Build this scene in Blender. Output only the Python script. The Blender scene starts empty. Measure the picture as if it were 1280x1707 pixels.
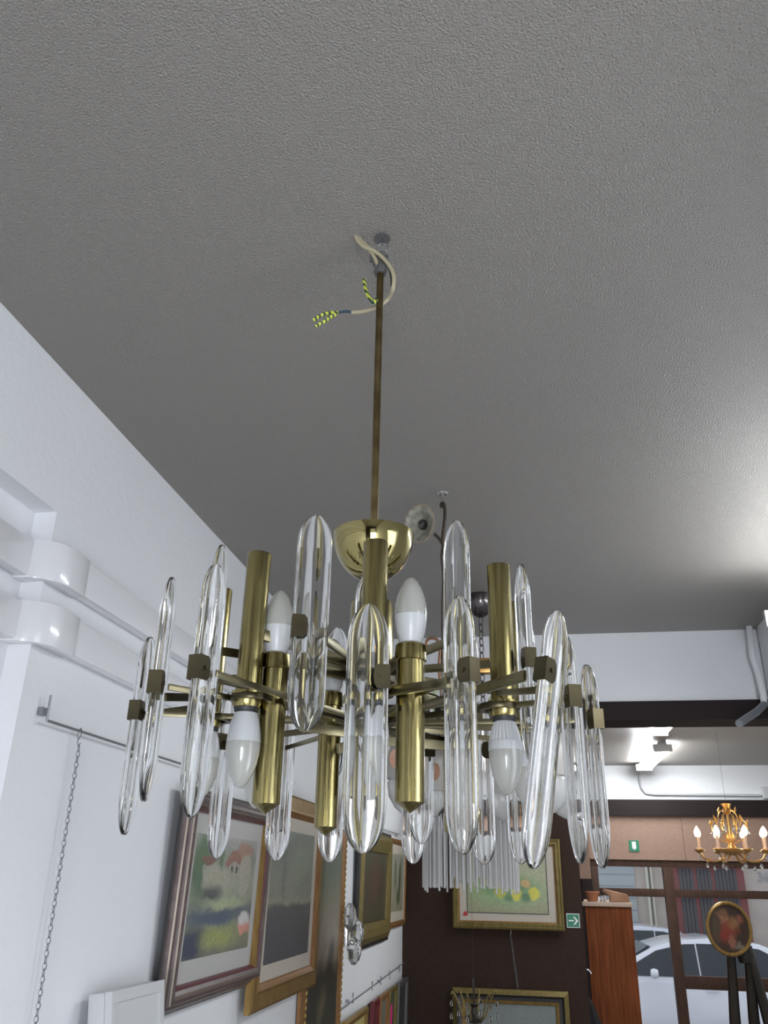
import bpy, bmesh, math, random
from mathutils import Vector, Matrix
random.seed(7)
PI = math.pi
C = bpy.context.scene.collection
SC = bpy.context.scene
# ---------------------------------------------------------------- camera (world: x right, y into the shop, z up)
CZ = 1.9                       # camera height above the shop floor
F = 1378.0                     # focal length in pixels of the 1280x1707 frame
vz = Vector((62, 3103.5, F)).normalized()
vy = Vector((255, -614.5, F)); vy = (vy - vy.dot(vz) * vz).normalized()
vx = vy.cross(vz)
if vx.x < 0: vx = -vx
right = Vector((vx[0], vy[0], vz[0])); up = Vector((vx[1], vy[1], vz[1])); fwd = Vector((vx[2], vy[2], vz[2]))
cd = bpy.data.cameras.new('camera'); cam = bpy.data.objects.new('camera', cd); C.objects.link(cam)
cd.sensor_fit = 'VERTICAL'; cd.sensor_height = 24; cd.lens = F / 1707 * 24; cd.clip_start = .02
m3 = Matrix((right, up, -fwd)).transposed()
cam.matrix_world = Matrix.Translation((0, 0, CZ)) @ m3.to_4x4()
SC.camera = cam

def ray(px, py): return right * ((px - 640) / F) + up * ((853.5 - py) / F) + fwd
def at_y(px, py, Y): r = ray(px, py); r = r * (Y / r.y); return Vector((r.x, r.y, r.z + CZ))
def at_x(px, py, X): r = ray(px, py); r = r * (X / r.x); return Vector((r.x, r.y, r.z + CZ))

# ---------------------------------------------------------------- world, lights, exposure
SC.view_settings.view_transform = 'Standard'; SC.view_settings.look = 'None'
SC.view_settings.exposure = -0.12; SC.view_settings.gamma = 1.0; SC.view_settings.use_curve_mapping = False
wd = bpy.data.worlds.new('sky'); SC.world = wd; wd.use_nodes = True
wn = wd.node_tree.nodes; bg = wn['Background']; bg.inputs[0].default_value = (.80, .88, 1.0, 1); bg.inputs[1].default_value = 1.15
SC.cycles.max_bounces = 14; SC.cycles.transmission_bounces = 14; SC.cycles.glossy_bounces = 6; SC.cycles.diffuse_bounces = 4
SC.cycles.sample_clamp_indirect = 4.0

def area(name, loc, rot, sx, sy, power, col):
    l = bpy.data.lights.new(name, 'AREA'); l.shape = 'RECTANGLE'; l.size = sx; l.size_y = sy; l.energy = power; l.color = col
    o = bpy.data.objects.new(name, l); C.objects.link(o); o.location = loc; o.rotation_euler = rot; return o
area('added_rear_daylight', (.42, -2.95, 1.30), (PI/2 - .55, 0, 0), .95, 1.8, 122, (.90, .94, 1.0))       # added daylight, shines +y from an unseen rear opening
area('added_side_daylight', (.962, .55, 1.72), (0, PI/2 - .35, 0), 1.5, .55, 16, (.90, .94, 1.0))  # added light at an unseen wall opening, placed for streaks on the brass

# ---------------------------------------------------------------- materials
def P(name, col, rough=.5, metal=0., **k):
    m = bpy.data.materials.new(name); m.use_nodes = True; nt = m.node_tree; b = nt.nodes['Principled BSDF']
    b.inputs['Base Color'].default_value = (*col, 1); b.inputs['Roughness'].default_value = rough; b.inputs['Metallic'].default_value = metal
    if 'trans' in k: b.inputs['Transmission Weight'].default_value = k['trans']; b.inputs['IOR'].default_value = k.get('ior', 1.5)
    if 'emit' in k: b.inputs['Emission Color'].default_value = (*k.get('ecol', col), 1); b.inputs['Emission Strength'].default_value = k['emit']
    if 'alpha' in k: b.inputs['Alpha'].default_value = k['alpha']
    if 'sss' in k: b.inputs['Subsurface Weight'].default_value = k['sss']; b.inputs['Subsurface Radius'].default_value = (.01, .01, .01)
    if 'coat' in k: b.inputs['Coat Weight'].default_value = k['coat']
    if 'spec' in k: b.inputs['Specular IOR Level'].default_value = k['spec']
    nz = None
    if 'noise' in k:       # (scale, amount, second colour, stretch xyz)
        s, col2, st = k['noise']
        tc = nt.nodes.new('ShaderNodeTexCoord'); mp = nt.nodes.new('ShaderNodeMapping'); mp.inputs['Scale'].default_value = st
        nz = nt.nodes.new('ShaderNodeTexNoise'); nz.inputs['Scale'].default_value = s; nz.inputs['Detail'].default_value = 5
        rp = nt.nodes.new('ShaderNodeValToRGB'); rp.color_ramp.elements[0].position = .35; rp.color_ramp.elements[1].position = .68
        rp.color_ramp.elements[0].color = (*col, 1); rp.color_ramp.elements[1].color = (*col2, 1)
        L = nt.links; L.new(tc.outputs['Object'], mp.inputs[0]); L.new(mp.outputs[0], nz.inputs[0]); L.new(nz.outputs[0], rp.inputs[0]); L.new(rp.outputs[0], b.inputs['Base Color'])
    if 'bump' in k:
        s, st, d = k['bump']
        tc = nt.nodes.new('ShaderNodeTexCoord'); mp = nt.nodes.new('ShaderNodeMapping'); mp.inputs['Scale'].default_value = k.get('bst', (1, 1, 1))
        n2 = nt.nodes.new('ShaderNodeTexNoise'); n2.inputs['Scale'].default_value = s; n2.inputs['Detail'].default_value = 3
        bp = nt.nodes.new('ShaderNodeBump'); bp.inputs['Strength'].default_value = st; bp.inputs['Distance'].default_value = d
        L = nt.links; L.new(tc.outputs['Object'], mp.inputs[0]); L.new(mp.outputs[0], n2.inputs[0]); L.new(n2.outputs[0], bp.inputs['Height']); L.new(bp.outputs[0], b.inputs['Normal'])
    return m
M = {}
M['wall'] = P('white_wall_paint', (.80, .81, .83), .6, bump=(60, .15, .01), noise=(1.2, (.76, .77, .80), (1, 1, 1)))
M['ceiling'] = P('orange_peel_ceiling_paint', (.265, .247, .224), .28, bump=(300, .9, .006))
M['floor'] = P('grey_floor_tile', (.30, .29, .27), .35, noise=(3, (.36, .34, .31), (1, 1, 1)))
M['beam'] = P('dark_brown_beam_paint', (.016, .010, .010), .7, spec=.2)
M['brownwall'] = P('dark_brown_wall_paint', (.032, .018, .013), .8, spec=.2, noise=(30, (.040, .023, .017), (1, 1, 1)), bump=(90, .2, .005))
M['panel'] = P('pinkish_beige_laminate', (.28, .18, .135), .6, spec=.25, noise=(40, (.31, .205, .155), (1, 1, 1)))
M['wood_dark'] = P('dark_brown_window_frame', (.05, .026, .018), .6, spec=.2, noise=(8, (.075, .04, .026), (6, 6, 1)))
M['wood_orange'] = P('orange_cherry_veneer', (.11, .028, .008), .7, spec=.15, noise=(5, (.21, .06, .02), (8, 8, .6)))
M['wood_top'] = P('pale_wood', (.50, .38, .30), .5)  # cabinet top board, paler than the body
M['brass'] = P('brushed_aged_brass_painted_sheen', (.13, .10, .032), .18, 1., noise=(12, (.37, .32, .145), (18, 18, .25)), bump=(140, .22, .001), bst=(6, 6, .12))  # ramp streaks: tarnish lines plus reflection contrast painted into the colour
M['brass_dark'] = P('tarnished_brass', (.10, .085, .05), .35, 1., noise=(18, (.06, .05, .03), (1, 1, 1)))
M['brass_bar'] = P('satin_brass_bar', (.24, .215, .13), .3, 1., noise=(20, (.14, .12, .07), (1, 1, 1)))
M['brass_polish'] = P('polished_brass', (.36, .31, .14), .07, 1., noise=(9, (.26, .22, .09), (1, 1, 1)))
M['brass_rod'] = P('worn_brass_rod', (.15, .11, .05), .35, 1., noise=(30, (.26, .20, .10), (2, 2, 1)))
M['crystal'] = P('clear_crystal', (.985, .99, .99), .0, trans=1., ior=1.54)
M['crystal_rod'] = P('fine_glass_rod', (.90, .90, .90), .25, trans=.45, ior=1.45)
M['glass_pane'] = P('window_glass', (.9, .95, .95), .0, alpha=.025)
M['bulb_base'] = P('white_bulb_plastic', (.48, .49, .50), .3)
M['bulb_dome'] = P('opal_bulb_dome', (.35, .35, .32), .2, sss=.2, coat=.5)
M['black'] = P('black_plastic', (.015, .015, .015), .5)
M['print'] = P('grey_print', (.35, .36, .38), .6)
M['chrome'] = P('zinc_steel', (.65, .65, .66), .25, 1.)
M['hole'] = P('dark_hook_cavity', (.10, .10, .10), .8)
M['cable'] = P('cream_cable_sheath', (.40, .355, .235), .45)
M['blue'] = P('dark_blue_core', (.02, .05, .08), .4)
def stripes():
    m = P('yellow_green_tape', (.6, .6, .1), .45); nt = m.node_tree; b = nt.nodes['Principled BSDF']
    tc = nt.nodes.new('ShaderNodeTexCoord'); w = nt.nodes.new('ShaderNodeTexWave'); w.inputs['Scale'].default_value = 60; w.inputs['Distortion'].default_value = 1.5
    w.bands_direction = 'DIAGONAL'; rp = nt.nodes.new('ShaderNodeValToRGB'); e = rp.color_ramp.elements
    e[0].color = (.01, .05, .02, 1); e[0].position = .38; e[1].color = (.55, .58, .08, 1); e[1].position = .45
    nt.links.new(tc.outputs['Object'], w.inputs[0]); nt.links.new(w.outputs[1], rp.inputs[0]); nt.links.new(rp.outputs[0], b.inputs['Base Color']); return m
M['tape'] = stripes()
M['trunk'] = P('glossy_white_pvc', (.74, .74, .76), .15, coat=.3)
M['steel'] = P('dull_steel_wire', (.28, .29, .31), .4, .8)
M['fr_black'] = P('black_frame_edge_and_shadow', (.02, .018, .018), .4)
M['fr_brown'] = P('brown_striped_moulding', (.065, .042, .042), .35, noise=(25, (.12, .085, .08), (1, 1, 1)))
M['fr_pale'] = P('pale_gilt_line', (.24, .20, .155), .35, .4)
M['fr_red'] = P('dark_red_inner_edge', (.11, .02, .03), .35)
M['fr_gold'] = P('old_gold_moulding', (.32, .20, .06), .38, .55, noise=(18, (.22, .13, .04), (3, 3, 1)))
M['fr_gold2'] = P('brown_gold_moulding', (.24, .11, .04), .4, .4, noise=(18, (.32, .17, .06), (3, 3, 1)))
M['fr_olive'] = P('olive_gold_moulding', (.17, .13, .04), .4, .5, noise=(20, (.25, .19, .07), (3, 3, 1)))
M['fr_grey'] = P('grey_silver_moulding', (.16, .16, .16), .35, .5)
M['mount'] = P('ivory_mount_board', (.50, .45, .38), .7)
M['mount_grey'] = P('grey_mount_board', (.42, .41, .39), .7)
M['lamp_front'] = P('lit_front_tube', (1, 1, 1), .4, emit=52, ecol=(.93, .97, 1))
M['lamp_on'] = P('lit_fluorescent_tube', (1, 1, 1), .4, emit=105, ecol=(.93, .97, 1))
M['flame'] = P('lit_candle_bulb', (1, .8, .5), .4, emit=30, ecol=(1., .78, .45))
M['fixture'] = P('grey_lamp_housing', (.55, .56, .57), .4)
M['gilt'] = P('gilded_metal', (.62, .36, .12), .3, .9)
M['candle'] = P('ivory_candle_sleeve', (.50, .33, .24), .5)
M['shade'] = P('satin_opal_glass', (.56, .54, .51), .3, trans=.15, noise=(6, (.46, .44, .41), (1, 1, 1)))
M['shade_pink'] = P('pink_orange_glass', (.55, .30, .20), .3)
M['ribbed'] = P('ribbed_clear_glass', (.82, .82, .80), .2, trans=.4, ior=1.4)
M['leaf'] = P('pale_green_enamel', (.28, .34, .16), .45, noise=(20, (.5, .52, .35), (1, 1, 1)))
M['iron'] = P('brown_wrought_iron', (.06, .045, .035), .45, .5)
M['copper'] = P('coppery_scroll', (.26, .14, .08), .4, .6)
M['cup'] = P('painted_cream_flower_cup', (.34, .33, .27), .45, noise=(60, (.16, .16, .12), (1, 1, 1)))
M['cup_rim'] = P('brown_painted_rim', (.28, .20, .12), .5)
M['darkmetal'] = P('dark_chrome', (.10, .09, .09), .18, .9)
M['sign_green'] = P('sign_green', (.0, .17, .085), .4)
M['sign_white'] = P('sign_white', (.8, .82, .82), .4)
M['carwhite'] = P('white_car_paint', (.80, .80, .84), .2, coat=.6)
M['carsilver'] = P('silver_car_paint', (.62, .64, .70), .2, .1, coat=.6)
M['carblue'] = P('dark_blue_car_paint', (.03, .04, .09), .2, coat=.6)
M['carglass'] = P('dark_car_glass', (.015, .02, .03), .08, spec=.3)
M['rubber'] = P('black_rubber', (.02, .02, .02), .7)
M['asphalt'] = P('grey_asphalt', (.16, .16, .16), .8, noise=(20, (.2, .2, .2), (1, 1, 1)))
M['shutter'] = P('grey_roller_shutter', (.40, .43, .44), .5, .2)
M['stucco'] = P('pinkish_beige_stucco', (.50, .43, .38), .8, noise=(4, (.58, .50, .44), (1, 1, 1)))
M['cream'] = P('cream_trim', (.62, .60, .50), .7)
M['red'] = P('dark_red_shopfront_paint', (.20, .035, .035), .5)
M['drain'] = P('grey_glazing_street', (.07, .07, .08), .5, spec=.15)
M['terracotta'] = P('terracotta', (.36, .14, .07), .7)
M['pinksticker'] = P('bright_pink_sticker', (.80, .02, .22), .5)
M['darkred'] = P('dark_red_lacquer', (.12, .01, .015), .35)
M['cloth'] = P('black_cloth', (.012, .012, .014), .8)
M['bronze'] = P('dark_bronze', (.045, .038, .032), .4, .6)
M['heart'] = P('red_sticker', (.5, .03, .03), .5)

def paint(name, w, h, bands, blobs, rough=.35, warp=.06):
    """procedural picture: vertical colour bands (v, col) and soft blobs (u, v, ru, rv, col, soft), u,v in 0..1"""
    m = bpy.data.materials.new(name); m.use_nodes = True; nt = m.node_tree; b = nt.nodes['Principled BSDF']; L = nt.links
    b.inputs['Roughness'].default_value = rough
    tc = nt.nodes.new('ShaderNodeTexCoord'); mp = nt.nodes.new('ShaderNodeMapping'); mp.inputs['Scale'].default_value = (1 / w, 1, 1 / h); mp.inputs['Location'].default_value = (.5, 0, .5)
    L.new(tc.outputs['Object'], mp.inputs[0])
    nz = nt.nodes.new('ShaderNodeTexNoise'); nz.inputs['Scale'].default_value = 7; nz.inputs['Detail'].default_value = 6; L.new(mp.outputs[0], nz.inputs[0])
    sb = nt.nodes.new('ShaderNodeVectorMath'); sb.operation = 'SUBTRACT'; sb.inputs[1].default_value = (.5, .5, .5); L.new(nz.outputs['Color'], sb.inputs[0])
    ml = nt.nodes.new('ShaderNodeVectorMath'); ml.operation = 'SCALE'; ml.inputs['Scale'].default_value = warp * 2.5; L.new(sb.outputs[0], ml.inputs[0])
    ad = nt.nodes.new('ShaderNodeVectorMath'); ad.operation = 'ADD'; L.new(mp.outputs[0], ad.inputs[0]); L.new(ml.outputs[0], ad.inputs[1])
    sp = nt.nodes.new('ShaderNodeSeparateXYZ'); L.new(ad.outputs[0], sp.inputs[0])
    rp = nt.nodes.new('ShaderNodeValToRGB'); L.new(sp.outputs['Z'], rp.inputs[0]); e = rp.color_ramp.elements
    for i, (v, c) in enumerate(bands):
        x = e[i] if i < 2 else e.new(v)
        x.position = v; x.color = (*c, 1)
    cur = rp.outputs[0]
    for (u, v, ru, rv, c, soft) in blobs:
        s1 = nt.nodes.new('ShaderNodeVectorMath'); s1.operation = 'SUBTRACT'; s1.inputs[1].default_value = (u, 0, v); L.new(ad.outputs[0], s1.inputs[0])
        s2 = nt.nodes.new('ShaderNodeVectorMath'); s2.operation = 'MULTIPLY'; s2.inputs[1].default_value = (1 / ru, 0, 1 / rv); L.new(s1.outputs[0], s2.inputs[0])
        ln = nt.nodes.new('ShaderNodeVectorMath'); ln.operation = 'LENGTH'; L.new(s2.outputs[0], ln.inputs[0])
        mr = nt.nodes.new('ShaderNodeMapRange'); mr.inputs[1].default_value = 1 - soft; mr.inputs[2].default_value = 1 + soft; mr.inputs[3].default_value = 1; mr.inputs[4].default_value = 0
        L.new(ln.outputs['Value'], mr.inputs[0])
        mx = nt.nodes.new('ShaderNodeMix'); mx.data_type = 'RGBA'; L.new(mr.outputs[0], mx.inputs[0]); L.new(cur, mx.inputs[6]); mx.inputs[7].default_value = (*c, 1)
        cur = mx.outputs[2]
    n2 = nt.nodes.new('ShaderNodeTexNoise'); n2.inputs['Scale'].default_value = 35; n2.inputs['Detail'].default_value = 4; L.new(mp.outputs[0], n2.inputs[0])
    m2 = nt.nodes.new('ShaderNodeMapRange'); m2.inputs[3].default_value = .65; m2.inputs[4].default_value = 1.3; L.new(n2.outputs[0], m2.inputs[0])
    mm = nt.nodes.new('ShaderNodeMix'); mm.data_type = 'RGBA'; mm.blend_type = 'MULTIPLY'; mm.inputs[0].default_value = 1; L.new(cur, mm.inputs[6]); L.new(m2.outputs[0], mm.inputs[7])
    L.new(mm.outputs[2], b.inputs['Base Color']); return m

# ---------------------------------------------------------------- mesh helpers
class MB:
    def __init__(s): s.v = []; s.f = []; s.mi = []; s.m = 0
    def add(s, vs, fs, T=None):
        n = len(s.v)
        for p in vs: s.v.append(tuple(T @ Vector(p)) if T else tuple(p))
        for f in fs: s.f.append([i + n for i in f]); s.mi.append(s.m)
        return s
    def box(s, a, b, T=None):
        x0, y0, z0 = a; x1, y1, z1 = b
        return s.add([(x0,y0,z0),(x1,y0,z0),(x1,y1,z0),(x0,y1,z0),(x0,y0,z1),(x1,y0,z1),(x1,y1,z1),(x0,y1,z1)],
                     [(3,2,1,0),(4,5,6,7),(0,1,5,4),(1,2,6,5),(2,3,7,6),(3,0,4,7)], T)
    def lathe(s, prof, n=24, T=None, cap=True, lobes=0, amp=0):
        vs = []; fs = []
        for (r, z) in prof:
            for i in range(n):
                a = 2 * PI * i / n; rr = r * (1 + amp * math.cos(lobes * a)) if lobes else r
                vs.append((rr * math.cos(a), rr * math.sin(a), z))
        k = len(prof)
        for j in range(k - 1):
            for i in range(n): i2 = (i + 1) % n; fs.append((j*n+i, j*n+i2, (j+1)*n+i2, (j+1)*n+i))
        if cap: fs.append(tuple(range(n))[::-1]); fs.append(tuple(range((k-1)*n, k*n)))
        return s.add(vs, fs, T)
    def tube(s, pts, r, n=8, taper=None, closed=False):
        pts = [Vector(p) for p in pts]; k = len(pts); vs = []; fs = []; pu = None
        for j, p in enumerate(pts):
            if closed: t = pts[(j+1) % k] - pts[j-1]
            else: t = pts[min(j+1, k-1)] - pts[max(j-1, 0)]
            t.normalize()
            if pu is None: pu = t.orthogonal().normalized()
            pu = (pu - pu.dot(t) * t); pu = pu.normalized() if pu.length > 1e-6 else t.orthogonal().normalized()
            w = t.cross(pu); rr = r if taper is None else r * (1 + (taper - 1) * j / (k - 1))
            for i in range(n): a = 2 * PI * i / n; vs.append(p + (pu * math.cos(a) + w * math.sin(a)) * rr)
        for j in range(k if closed else k - 1):
            j2 = (j + 1) % k
            for i in range(n): i2 = (i+1) % n; fs.append((j*n+i, j*n+i2, j2*n+i2, j2*n+i))
        if not closed: fs.append(tuple(range(n))[::-1]); fs.append(tuple(range((k-1)*n, k*n)))
        return s.add(vs, fs)
    def prism(s, poly, y0, y1, T=None):      # polygon in XZ, extruded along y
        n = len(poly); vs = [(x, y0, z) for x, z in poly] + [(x, y1, z) for x, z in poly]
        fs = [tuple(range(n)), tuple(range(n, 2*n))[::-1]] + [(i, i+n, (i+1) % n + n, (i+1) % n) for i in range(n)]
        return s.add(vs, fs, T)
    def mesh(s, name, mats, smooth=True, bevel=0, angle=35):
        me = bpy.data.meshes.new(name); bm = bmesh.new()
        vs = [bm.verts.new(p) for p in s.v]
        for f, mi in zip(s.f, s.mi):
            try: x = bm.faces.new([vs[i] for i in f]); x.material_index = mi
            except ValueError: pass
        bmesh.ops.recalc_face_normals(bm, faces=bm.faces)
        if bevel:
            ed = [e for e in bm.edges if len(e.link_faces) == 2 and e.calc_face_angle(0) > .6]
            bmesh.ops.bevel(bm, geom=ed, offset=bevel, segments=2, affect='EDGES', profile=.6)
        for f in bm.faces: f.smooth = smooth
        bm.to_mesh(me); bm.free()
        for m in (mats if isinstance(mats, (list, tuple)) else [mats]): me.materials.append(m)
        if smooth:
            try: me.set_sharp_from_angle(angle=math.radians(angle))
            except Exception: pass
        return me
    def obj(s, name, mats, parent=None, loc=(0, 0, 0), rot=(0, 0, 0), label=None, **k):
        o = bpy.data.objects.new(name, s.mesh(name, mats, **k)); C.objects.link(o); o.location = loc; o.rotation_euler = rot
        if parent: o.parent = parent
        if label: o['label'] = label
        return o
def tag(o, label=None, cat=None, group=None, kind=None):
    if label: o['label'] = label
    if cat: o['category'] = cat
    if group: o['group'] = group
    if kind: o['kind'] = kind
    return o
def thing(name, label, cat, loc=(0, 0, 0), rot=(0, 0, 0), group=None):
    o = bpy.data.objects.new(name, None); C.objects.link(o); o.location = loc; o.rotation_euler = rot; o.empty_display_size = .05
    return tag(o, label, cat, group)
def kids(o): return [c for c in C.objects if c.parent == o]
def copy_tree(o, parent=None):
    c = o.copy(); C.objects.link(c)
    if parent: c.parent = parent
    for ch in kids(o): copy_tree(ch, c)
    return c
def link_mesh(name, me, parent, loc=(0, 0, 0), rot=(0, 0, 0), label=None):
    o = bpy.data.objects.new(name, me); C.objects.link(o); o.parent = parent; o.location = loc; o.rotation_euler = rot
    if label: o['label'] = label
    return o
def struct(name, boxes, mat, **k):
    m = MB()
    for a, b in boxes: m.box(a, b)
    return tag(m.obj(name, mat, smooth=False, **k), kind='structure')
def arc(c, r, a0, a1, n, ax='xz'):
    out = []
    for i in range(n + 1):
        a = a0 + (a1 - a0) * i / n; u, v = r * math.cos(a), r * math.sin(a)
        out.append((c[0]+u, c[1], c[2]+v) if ax == 'xz' else ((c[0]+u, c[1]+v, c[2]) if ax == 'xy' else (c[0], c[1]+u, c[2]+v)))
    return out
H = lambda h: h + CZ
LX = -.96; HC = CZ + 1.0         # left wall plane, ceiling height

# ================================================================= SETTING
struct('floor', [((-1.3, -3.1, -.1), (3.3, 8.3, 0))], M['floor'])
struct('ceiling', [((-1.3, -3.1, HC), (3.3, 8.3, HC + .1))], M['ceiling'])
# left wall with the shallow recess on its near side
struct('wall_left', [((LX - .2, 1.457, 0), (LX, 8.3, HC)), ((LX - .2, -3.1, H(.697)), (LX, 1.457, HC)), ((LX - .2, -3.1, 0), (LX - .05, 1.457, H(.697)))], M['wall'])
struct('wall_right', [((.97, .90, 0), (1.15, 3.60, HC)), ((.97, -3.1, 0), (1.15, .20, HC)), ((.97, .20, 0), (1.15, .90, .9)), ((.97, .20, 2.6), (1.15, .90, HC))], M['wall'])  # opening cut in the unseen stretch for the added side light
struct('wall_right_far', [((2.9, 3.6, 0), (3.05, 8.3, HC)), ((1.15, 3.60, 0), (3.05, 3.76, HC))], M['wall'])
struct('wall_header', [((LX, 3.63, H(.70)), (1.15, 3.78, HC))], M['wall'])
struct('trim_1', [((LX, 3.61, H(.622)), (1.15, 3.80, H(.70)))], M['beam'])
struct('wall_rear', [((-1.2, -3.1, 0), (1.15, -3.0, .35)), ((-1.2, -3.1, 2.6), (1.15, -3.0, HC)), ((-1.2, -3.1, .35), (-.08, -3.0, 2.6)), ((.92, -3.1, .35), (1.15, -3.0, 2.6))], M['brownwall'])  # unseen wall, kept dark for brass contrast; gap holds the added rear light
struct('wall_brown', [((LX, 6.5, 0), (.300, 6.62, H(.535)))], M['brownwall'])
struct('wall_back', [((LX, 8.2, H(.693)), (2.9, 8.32, HC)), ((LX, 8.2, 0), (.50, 8.32, H(.15)))], M['wall'])
struct('trim_2', [((LX, 8.08, H(.556)), (2.9, 8.32, H(.693)))], M['beam'])
m = MB()
for a, b in ((LX, .40), (.402, 1.283), (1.286, 2.16), (2.163, 2.9)): m.box((a, 8.12, H(.195)), (b, 8.3, H(.556)))
tag(m.obj('trim_3', M['panel'], smooth=False), kind='structure')
# glazed shop front
w = MB(); fy0, fy1 = 8.14, 8.22
w.box((.45, fy0, H(.140)), (2.9, fy1, H(.195))); w.box((.45, fy0, 0), (.535, fy1, H(.14)))
w.box((.535, fy0, H(-.098)), (2.9, fy1, H(-.035)))
w.box((1.085, fy0 - .02, 0), (1.165, fy1, H(.14)))
w.box((1.165, fy0, H(-.785)), (2.9, fy1, H(-.69))); w.box((2.05, fy0 - .02, 0), (2.13, fy1, H(.14))); w.box((.535, fy0, 0), (2.9, fy1, .15))
win = tag(w.obj('window_1', M['wood_dark'], bevel=.004), kind='structure')
for a, b, c, d in ((.535, 1.085, -.035, .14), (1.165, 2.05, -.035, .14), (2.13, 2.9, -.035, .14), (.535, 1.085, -1.75, -.098), (1.165, 2.05, -.69, -.098), (2.13, 2.9, -.69, -.098), (1.165, 2.05, -1.75, -.785), (2.13, 2.9, -1.75, -.785)):
    MB().box((a, 8.18, H(c)), (b, 8.184, H(d))).obj('window_pane', M['glass_pane'], win, smooth=False)
# dark door reveal between brown wall and window
struct('door_1', [((.30, 6.95, 0), (.335, 7.05, H(.30))), ((.30, 8.0, 0), (.47, 8.1, H(.2)))], M['beam'])

# ================================================================= STREET
struct('floor_street', [((-8, 8.4, -.55), (16, 40, -.32))], M['asphalt'])
yF = 20.0
fac = thing('building', 'beige stucco building across the street, seen through the shop window', 'building', (2, yF, -.32))
MB().box((-12, 0, 0), (16, .5, 9)).obj('facade', M['stucco'], fac, smooth=False)
def fx(px, py=1600): return at_y(px, py, yF).x - 2
def pilaster(x0, x1): MB().box((x0, -.12, 0), (x1, 0, 9)).obj('pilaster', M['cream'], fac, smooth=False)
for a, b in ((1079, 1083), (1087, 1090)): pilaster(fx(a, 1500), fx(b, 1500))
m = MB(); x0, x1 = fx(900), fx(1060, 1500)
for k in range(60): m.box((x0, -.06 - .02 * (k % 2), .0 + k * .115), (x1, 0, .115 + k * .115))
m.obj('roller_shutter', M['shutter'], fac, smooth=False, label='grey corrugated roller shutter')
x0, x1 = fx(1122, 1500), fx(1243, 1500)
MB().box((x0, -.15, 0), (x1, 0, 3.2)).obj('red_shopfront', M['red'], fac, smooth=False, label='dark red shopfront')
m = MB(); n = 16
for k in range(n):
    a = x0 + .15 + (x1 - x0 - .3) * k / n
    if k in (4, 9): continue
    m.box((a, -.19, 1.0), (a + (x1 - x0) / n * .6, -.15, 2.55))
m.obj('red_shopfront_glazing', M['drain'], fac, smooth=False, label='dark narrow glass strips')
MB().box((fx(1116, 1460), -.25, 2.7), (fx(1235, 1460), -.1, 4.6)).obj('upper_glazing', M['drain'], fac, smooth=False)
def house_number(): 
    cu = bpy.data.curves.new('house_number', 'FONT'); cu.body = '36'; cu.size = .26; cu.extrude = .005
    o = bpy.data.objects.new('house_number_curve', cu); C.objects.link(o)
    dg = bpy.context.evaluated_depsgraph_get(); me = bpy.data.meshes.new_from_object(o.evaluated_get(dg)); me.materials.clear(); me.materials.append(M['print'])
    bpy.data.objects.remove(o); return me
hn = link_mesh('house_number', house_number(), fac, (fx(1262, 1467), -.02, at_y(1262, 1469, yF).z + .32), (PI/2, 0, 0))
hn.data.name = 'house_number'

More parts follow.
